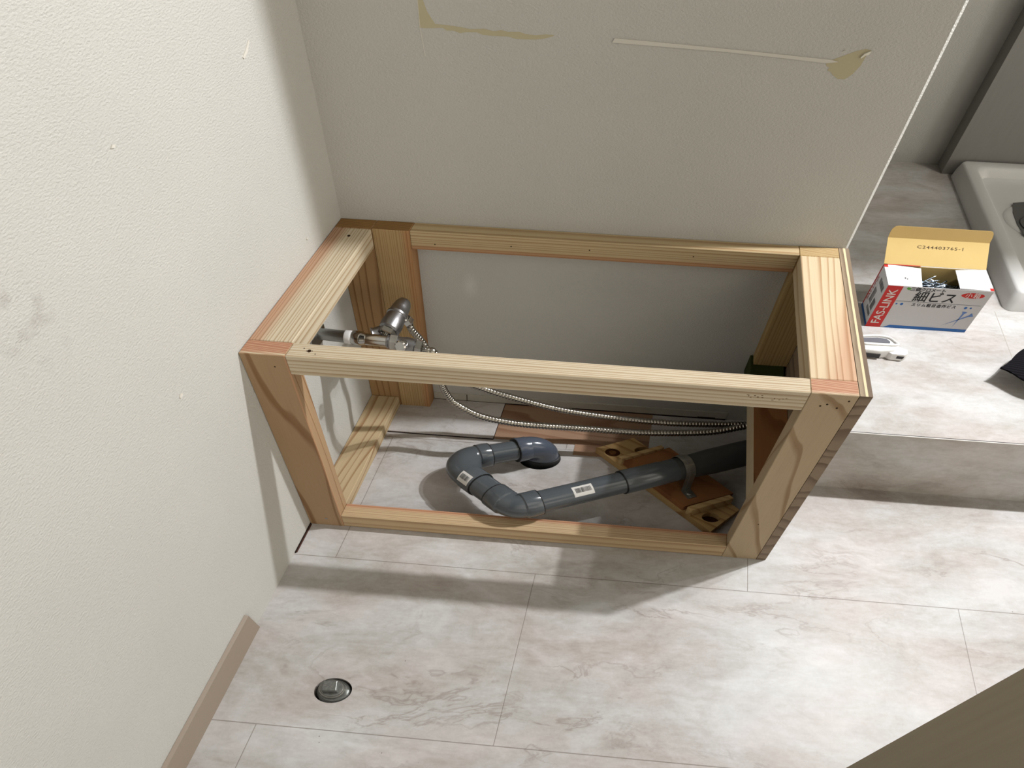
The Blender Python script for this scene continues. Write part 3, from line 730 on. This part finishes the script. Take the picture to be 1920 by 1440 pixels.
rbox(bm, BX0 + i_, BX1 - i_, BY0 + T, BY0 + i_ + tk, z0 + .003, BZ1 - .001); rbox(bm, BX0 + i_, BX1 - i_, BY1 - i_ - tk, BY1 - T, z0 + .003, BZ1 - .001)
rbox(bm, BX0 + T, BX0 + i_ + tk, BY0 + i_, BY1 - i_, z0 + .003, BZ1 - .001); rbox(bm, BX1 - i_ - tk, BX1 - T, BY0 + i_, BY1 - i_, z0 + .003, BZ1 - .001); rbox(bm, BX0 + i_, BX1 - i_, BY0 + i_, BY1 - i_, z0 + T, z0 + .003)
finish('card_lining', bm, M_card, bx)
# flaps
bm = bmesh.new(); hexa(bm, [V(BX0, BY0 + .001, BZ1), V(1.408, BY0 + .001, BZ1 - .001), V(1.418, BY1 - .010, BZ1 - .001), V(BX0, BY1, BZ1), V(BX0, BY0 + .001, BZ1 + .0012), V(1.408, BY0 + .001, BZ1 + .0002), V(1.418, BY1 - .010, BZ1 + .0002), V(BX0, BY1, BZ1 + .0012)])
fL = finish('side_flap', bm, M_white, bx)
bm = bmesh.new(); hexa(bm, [V(1.504, BY0 + .005, BZ1 - .001), V(BX1, BY0 + .001, BZ1), V(BX1, BY1, BZ1), V(1.508, BY1 - .008, BZ1 - .001), V(1.504, BY0 + .005, BZ1 + .0002), V(BX1, BY0 + .001, BZ1 + .0012), V(BX1, BY1, BZ1 + .0012), V(1.508, BY1 - .008, BZ1 + .0002)])
fR = finish('side_flap', bm, M_white, bx)
bm = bmesh.new()
rbox(bm, BX0, BX0 + .010, BY1 - .014, BY1, BZ1 + .0012, BZ1 + .0015); rbox(bm, BX0, 1.418, BY1 - .003, BY1, BZ1 + .0012, BZ1 + .0015); finish('red_corner', bm, M_redc, fL)
bm = bmesh.new(); rbox(bm, BX1 - .009, BX1, BY0 + .001, BY0 + .012, BZ1 + .0012, BZ1 + .0015); finish('red_corner', bm, M_redc, fR)
# lid: back flap standing up, with a tuck edge folding back
def flp(u, v, o=0):   # u 0..1 across, v 0..1 up the lid
    return V(BX0 + (BX1 - BX0) * u + .001, BY1 + .001 + .062 * v + o, BZ1 + .043 * v)
bm = bmesh.new(); hexa(bm, [flp(0, 0), flp(1, 0), flp(1, 0, .0012), flp(0, 0, .0012), flp(0, 1), flp(1, 1), flp(1, 1, .0012), flp(0, 1, .0012)])
lid = finish('lid', bm, M_card, bx)
bm = bmesh.new()
def tk_(u, v, o=0): b = flp(0, 1); return V(BX0 + (BX1 - BX0) * u + .001, BY1 + .0632 + .008 * v, BZ1 + .0432 + .031 * v) + Vector((0, 0, o))
outl = [(0, 0), (1, 0), (1.0, .45), (.993, .75), (.975, .95), (.95, 1.0), (.06, 1.0), (.03, .95), (.006, .7), (0, .4)]
prism(bm, [tk_(*p_) for p_ in outl], Vector((0, 0, 0)), Vector((0, .0006, .0010)))
finish('tuck_flap', bm, plain('brown_card_tuck_shaded', lin(200, 170, 110), .8, .15, var=.04, scale=30), bx)  # darker copy of the brown card: the tuck's shade put into its colour
bm = bmesh.new()
fm = lambda x, y: flp(.53 + x, .70 + y * 2.2, 0) + Vector((0, 0, .0006))
put_text(bm, 'C244403765-1', .070, fm, bold=.0004, spacing=1.18, sx=.95)
finish('printed_code', bm, plain('grey_ink', lin(96, 80, 60), .8, .1), lid)
bm = bmesh.new(); put_text(bm, 'F\u2082', .010, lambda x, y: V(1.372 - y * .0 + x, .213 + y, BZ1 + .0014), bold=.0001)
finish('printed_mark', bm, M_blk, fL)
# front face print:  u 0..1 across, v 0..1 up
def ff(u, v, o=.0002): return V(BX0 + (BX1 - BX0) * u, BY0 - o, z0 + (BZ1 - z0) * v)
bm = bmesh.new()
poly2(bm, [(0, 0), (.148, 0), (.148, 1), (0, 1)], ff, 0)
poly2(bm, [(.17, 0), (1, 0), (1, .07), (.235, .07)], ff, 1)
el = [(.835 + .110 * math.cos(a * math.pi / 18), .880 + .062 * math.sin(a * math.pi / 18)) for a in range(36)]
poly2(bm, el, ff, 0)
lf = [(.185, .955), (.195, .985), (.215, .975), (.235, .955), (.225, .925), (.205, .925)]
poly2(bm, lf, ff, 2)
poly2(bm, [(.15, .655), (.97, .655), (.97, .662), (.15, .662)], ff, 3)
for cx, r in ((.175, .010), (.225, .015), (.845, .015), (.895, .010)):
    poly2(bm, [(cx + r * math.cos(a * math.pi / 8), .592 + r * 1.9 * math.sin(a * math.pi / 8)) for a in range(16)], ff, 1)
def fm(cu, cv, k=1, o=.0005): return lambda x, y: ff(cu + x, cv + y * 1.87, o)
for (ax, ay, bx_, by) in ((.73, .14, .955, .44), (.84, .11, .865, .50)):
    du, dv_ = bx_ - ax, (by - ay); L = math.hypot(du, dv_ / 1.87); nx, ny = -(dv_ / 1.87) / L, du / L * 1.87
    wd = .010; q1 = .86
    hx, hy = ax + du * q1, ay + dv_ * q1
    poly2(bm, [(ax, ay), (hx + nx * wd, hy + ny * wd), (hx - nx * wd, hy - ny * wd)], ff, 4)
    poly2(bm, [(hx - nx * wd, hy - ny * wd), (hx + nx * wd, hy + ny * wd), (bx_ + nx * .026, by + ny * .026), (bx_ - nx * .026, by - ny * .026)], lambda a, b: ff(a, b, .0003), 4)
finish('printed_front', bm, [M_redc, M_bluec, M_grn, M_blk, M_lb], bx)
for nm, txt, size, fmap_, mi, bd_, sp_, sx_ in (
    ('printed_name', 'FAS-LINK', .118, (lambda x, y: ff(.078 - y, .50 + x * 1.87, .0005)), 0, .0022, .98, .94),
    ('printed_size_mark', '\u5c0f\u7bb1', .068, fm(.835, .877), 0, .0010, 1.25, 1),
    ('printed_line', '\u4e09\u4fa1\u30af\u30ed\u30e1\u30fc\u30c8', .050, fm(.395, .942), 1, .0030, .92, 1),
    ('printed_title', '\u7d30\u30d3\u30b9', .136, fm(.50, .770), 1, .0048, 1.0, 1),
    ('printed_line', '\u30b9\u30ea\u30e0\u7c97\u76ee\u9020\u4f5c\u30d3\u30b9', .044, fm(.535, .590), 1, .0024, 1.22, 1)):
    bm = bmesh.new(); put_text(bm, txt, size, fmap_, mi=0, bold=bd_ * .4, spacing=sp_, sx=sx_)
    finish(nm, bm, M_blk if mi else M_lab, bx)
def sf(u, v, o=.0002): return V(BX0 - o, BY0 + (BY1 - BY0) * (1 - u), z0 + (BZ1 - z0) * v)
bm = bmesh.new()
poly2(bm, [(0, 0), (1, 0), (1, .07), (0, .07)], sf, 1); poly2(bm, [(0, .07), (.07, .07), (.07, 1), (0, 1)], sf, 0)
rnd = random.Random(3)
for (u0, u1, v0, v1_) in ((.35, .85, .74, .86), (.3, .5, .30, .62), (.6, .8, .28, .5), (.4, .85, .16, .24)):
    x = u0
    while x < u1:
        wd = rnd.uniform(.008, .03); poly2(bm, [(x, v0), (x + wd, v0), (x + wd, v1_), (x, v1_)], lambda a, b: sf(a, b, .0004), 2); x += wd + rnd.uniform(.012, .03)
put_text(bm, 'FAS-LINK', .15, lambda x, y: sf(.16 - y * 1.0, .52 + x * .95, .0005), mi=0, bold=.0006, sx=1.0)
finish('printed_side', bm, [M_redc, M_bluec, M_blk], bx)
# screws: each its own, copied
M_zn = NT('blue_zinc', .25, .5, 1.0); M_zn.color(lin(160, 174, 190)); M_zn = M_zn.m
bm = bmesh.new(); Lw = .052
prof = [(0, .0030), (.0006, .0032), (.003, .0014), (.014, .0013)]
k = 0; d_ = .014
while d_ < Lw - .005:
    prof += [(d_, .0011), (d_ + .0010, .0018), (d_ + .0016, .0011)]; d_ += .0021
prof += [(Lw - .004, .0010), (Lw, .0002)]
lathe(bm, Vector((0, 0, 0)), Vector((1, 0, 0)), prof, 8)
s0 = finish('screw', bm, M_zn, None, org=(0, 0, 0)); tag(s0, 'small bluish zinc screw lying in the heap inside the open box', 'screw', 'screws inside the open box')
rnd = random.Random(11); n_s = 64
for i in range(n_s):
    o = s0 if i == 0 else s0.copy()
    if i: COL.objects.link(o)
    lay = i // 16; ang = rnd.gauss(.15, .45) + (math.pi if rnd.random() < .5 else 0)
    cx = rnd.uniform(1.385, 1.525) if lay < 2 else rnd.uniform(1.415, 1.50); cy = rnd.uniform(.203, .245); cz = z0 + .085 + lay * .0052 + rnd.uniform(0, .004) + .014 * (1 - abs(cx - 1.44) / .1)
    tilt = rnd.uniform(-.22, .22)
    if i == n_s - 1: cx, cy, cz, ang, tilt = 1.435, .232, z0 + .128, .35, -.38
    d = Vector((math.cos(ang) * math.cos(tilt), math.sin(ang) * math.cos(tilt), -math.sin(tilt)))
    o.rotation_euler = d.to_track_quat('X', 'Z').to_euler(); o.location = V(cx, cy, cz) - d * Lw / 2
# bed the heap rests on
bm = bmesh.new(); rbox(bm, BX0 + .003, BX1 - .003, BY0 + .003, BY1 - .003, z0 + .0035, z0 + .088)
bed = finish('screw_bed', bm, None or M_zn, None, org=BXC); tag(bed, 'deep layer of packed zinc screws under the loose ones in the box', 'screws'); bed['kind'] = 'stuff'
bed.data.materials.clear()
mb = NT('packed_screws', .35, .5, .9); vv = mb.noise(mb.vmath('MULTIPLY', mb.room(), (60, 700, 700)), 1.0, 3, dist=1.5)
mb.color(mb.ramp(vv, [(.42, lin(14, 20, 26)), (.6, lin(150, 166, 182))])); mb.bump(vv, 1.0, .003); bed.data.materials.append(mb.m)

# ================================================================ WHITE HAND TOOL
M_wp = plain('white_plastic', lin(242, 242, 240), .3, .5, var=.01); M_dkp = plain('dark_plastic', lin(34, 32, 34), .4, .4); M_win = plain('grey_window', lin(120, 122, 130), .2, .5)
tl = thing('hand_tool', 'small white plastic hand tool with a grey window beside the plywood panel', 'tool', V(1.35, .07, ZP))
def outline(cx, cy, pts, s=1.0): return [V(cx + x * s, cy + y * s, ZP) for x, y in pts]
body = [(-.070, .022), (-.02, .030), (.012, .026), (.030, .008), (.034, -.010), (.020, -.026), (-.02, -.032), (-.07, -.028)]
bm = bmesh.new(); prism(bm, outline(1.352, .082, body), Vector((0, 0, .0006)), Vector((0, 0, .030))); bevel(bm, .005, 3); finish('body', bm, M_wp, tl, smooth='auto')
bm = bmesh.new(); ringp = [(-.065, .018), (-.02, .024), (.008, .020), (.022, .006), (.024, -.008), (-.065, -.010)]
sweep(bm, catmull([p_ + Vector((0, 0, .032)) for p_ in outline(1.352, .082, ringp)], 6), .0035, 10); finish('rim', bm, M_wp, tl, smooth=True)
bm = bmesh.new(); prism(bm, outline(1.352, .082, [(-.06, .013), (-.02, .018), (.004, .015), (.012, .004), (.010, -.001), (-.06, -.002)]), Vector((0, 0, .0295)), Vector((0, 0, .0312))); finish('window', bm, M_win, tl)
nose = [(.018, -.006), (.040, -.004), (.058, -.014), (.058, -.028), (.048, -.036), (.014, -.034), (.0, -.022)]
bm = bmesh.new(); prism(bm, outline(1.352, .082, nose), Vector((0, 0, .0006)), Vector((0, 0, .024))); bevel(bm, .004, 2); finish('nose', bm, M_wp, tl, smooth='auto')
bm = bmesh.new(); prism(bm, outline(1.352, .082, [(.030, -.0352), (.046, -.0372), (.050, -.034), (.034, -.0335)]), Vector((0, 0, .009)), Vector((0, 0, .018))); finish('opening', bm, M_dkp, tl)
bm = bmesh.new(); prism(bm, outline(1.352, .082, [(-.05, -.0330), (-.012, -.0350), (-.012, -.031), (-.05, -.0290)]), Vector((0, 0, .006)), Vector((0, 0, .018))); finish('opening', bm, M_dkp, tl)
bm = bmesh.new(); lathe(bm, V(1.352 + .028, .082 - .008, ZP + .0235), (0, 0, 1), [(0, .004), (.0012, .004)], 14); finish('opening', bm, M_dkp, tl)

# ================================================================ BLACK CAP
M_cap = NT('black_stitched_fabric', .9, .1)
cp = M_cap.vmath('DOT_PRODUCT', M_cap.room(), (60, 260, 0)); cs_ = M_cap.math('SINE', M_cap.math('MULTIPLY', cp, 3.0))
M_cap.color(M_cap.mix(M_cap.math('MULTIPLY_ADD', cs_, .5, .5), lin(14, 13, 16), lin(30, 28, 34))); M_cap.bump(cs_, .5, .002); M_cap = M_cap.m
cpx, cpy = 1.760, .005
ct = thing('cap', 'black stitched fabric cap brim pointing in from the right edge', 'cap', V(cpx, cpy, ZP))
# brim: curved plate whose tip points left, raised off the floor
bm = bmesh.new(); NB = 14; g0 = []; 
for i in range(NB + 1):
    row = []
    for j in range(9):
        t = i / NB; s_ = (j / 8 - .5) * 2
        hw = .078 * math.sin(math.pi / 2 * min(1, t * 1.15 + .02)) ** .75
        x = 1.6125 + .135 * t + .02 * s_ * s_ * (1 - t); y = -.004 + .024 * t + s_ * hw
        z = ZP + .050 + .012 * t - .018 * s_ * s_ * t
        row.append((x, y, z))
    g0.append(row)
top = [[bm.verts.new(V(*p_)) for p_ in r_] for r_ in g0]; bot = [[bm.verts.new(V(p_[0], p_[1], p_[2] - .004)) for p_ in r_] for r_ in g0]
for i in range(NB):
    for j in range(8):
        bm.faces.new([top[i][j], top[i][j + 1], top[i + 1][j + 1], top[i + 1][j]]); bm.faces.new([bot[i][j], bot[i + 1][j], bot[i + 1][j + 1], bot[i][j + 1]])
for i in range(NB):
    bm.faces.new([top[i][0], top[i + 1][0], bot[i + 1][0], bot[i][0]]); bm.faces.new([top[i][8], bot[i][8], bot[i + 1][8], top[i + 1][8]])
for j in range(8):
    bm.faces.new([top[0][j], bot[0][j], bot[0][j + 1], top[0][j + 1]]); bm.faces.new([top[NB][j], top[NB][j + 1], bot[NB][j + 1], bot[NB][j]])
finish('brim', bm, M_cap, ct, smooth='auto')
bm = bmesh.new()
for i in range(13):
    pass
rings = []
for i in range(11):
    a = i / 10 * math.pi / 2; rr = math.cos(a); zz = math.sin(a) * .095
    rings.append([bm.verts.new(V(1.835 + .098 * max(rr, .02) * math.cos(k * math.pi / 14), .022 + .085 * max(rr, .02) * math.sin(k * math.pi / 14), ZP + .001 + zz)) for k in range(28)])
for i in range(10):
    for k in range(28): bm.faces.new([rings[i][k], rings[i][(k + 1) % 28], rings[i + 1][(k + 1) % 28], rings[i + 1][k]])
bm.faces.new(rings[0]); bm.faces.new(rings[-1]); finish('crown', bm, M_cap, ct, smooth='auto')

# ================================================================ WASHING MACHINE PAN
M_pan = plain('white_glossy_plastic', lin(226, 226, 224), .3, .5, var=.01)
pn = thing('washing_machine_pan', 'white plastic washing machine tray on the raised floor', 'tray', V(2.05, .67, ZP))
PX0, PX1, PY0, PY1 = 1.7190, 2.42, .2855, 1.0550
def rrect(ins, z, r, n=6, sx=0):
    x0, x1, y0, y1 = PX0 + ins, PX1 - ins, PY0 + ins, PY1 - ins; r = max(r, .004); out = []
    for cx, cy, a0 in ((x1 - r, y1 - r, 0), (x0 + r, y1 - r, 90), (x0 + r, y0 + r, 180), (x1 - r, y0 + r, 270)):
        for k in range(n + 1):
            a = math.radians(a0 + 90 * k / n); out.append(V(cx + r * math.cos(a), cy + r * math.sin(a), z))
    return out
bm = bmesh.new(); pr = [(0, .0008, .022), (.003, .030, .022), (.009, .055, .02), (.0115, .0590, .02), (.016, .0610, .02), (.046, .0610, .03), (.052, .0590, .035), (.057, .052, .04), (.066, .030, .045), (.078, .0240, .05), (.10, .022, .05)]
R_ = [[bm.verts.new(p_) for p_ in rrect(i_, ZP + z_, r_)] for i_, z_, r_ in pr]
for a_, b_ in zip(R_, R_[1:]):
    for k in range(len(a_)): bm.faces.new([a_[k], a_[(k + 1) % len(a_)], b_[(k + 1) % len(a_)], b_[k]])
bm.faces.new(R_[-1]); finish('tray', bm, M_pan, pn, smooth='auto')
M_trap = plain('grey_trap', lin(96, 96, 94), .35, .4)
bm = bmesh.new(); c_ = V(1.925, .72, ZP + .0225); lathe(bm, c_, (0, 0, 1), [(0, .105), (.003, .100), (.004, .09)], 48); finish('drain_cover', bm, M_pan, pn, smooth='auto')
bm = bmesh.new()
blob = [(1.853, .64), (1.848, .70), (1.853, .77), (1.868, .83), (1.905, .84), (1.945, .80), (1.955, .70), (1.92, .62), (1.88, .61)]
prism(bm, [V(x, y, 0) for x, y in blob], Vector((0, 0, ZP + .0265)), Vector((0, 0, ZP + .0285))); finish('drain_trap', bm, M_trap, pn)
bm = bmesh.new(); sweep(bm, [c_ + Vector((.062 * math.cos(a / 20 * math.pi * 2) - .01, .062 * math.sin(a / 20 * math.pi * 2) - .03, .0075)) for a in range(21)], .0012, 6)
sweep(bm, [c_ + Vector((.03 * math.cos(a / 20 * math.pi * 2) - .01, .03 * math.sin(a / 20 * math.pi * 2) - .03, .0075)) for a in range(21)], .0012, 6); finish('drain_ring', bm, M_dkp, pn)

# ================================================================ DOOR LEAF at the near right
e1 = V(1.1537, -.9431, 0)
DU = Vector((1, 0, 0))
e1 = V(1.1266, -.959, 0); e2 = V(1.1734, -.9555, 0); e3 = V(1.68, -1.36, 0); e4 = e3 + (e1 - e2) + V(.03, .02, 0)
bm = bmesh.new(); prism(bm, [e1, e2, e3, e4], Vector((0, 0, .0005)), Vector((0, 0, .84)))
dr = finish('door_panel', bm, M_door, org=e2); tag(dr, 'dark taupe laminate door panel cutting across the lower right corner', 'door')
u = (e3 - e2).normalized(); bm = bmesh.new()
prism(bm, [e2 - u * .0006 + Vector((.0, -.0006, 0)), e2 + u * .0012 + Vector((.0, -.0008, 0)), e2 + u * .0012, e2], Vector((0, 0, .0005)), Vector((0, 0, .84)))
finish('edge_strip', bm, plain('dark_edge_line', lin(104, 94, 80), .6, .2), dr)
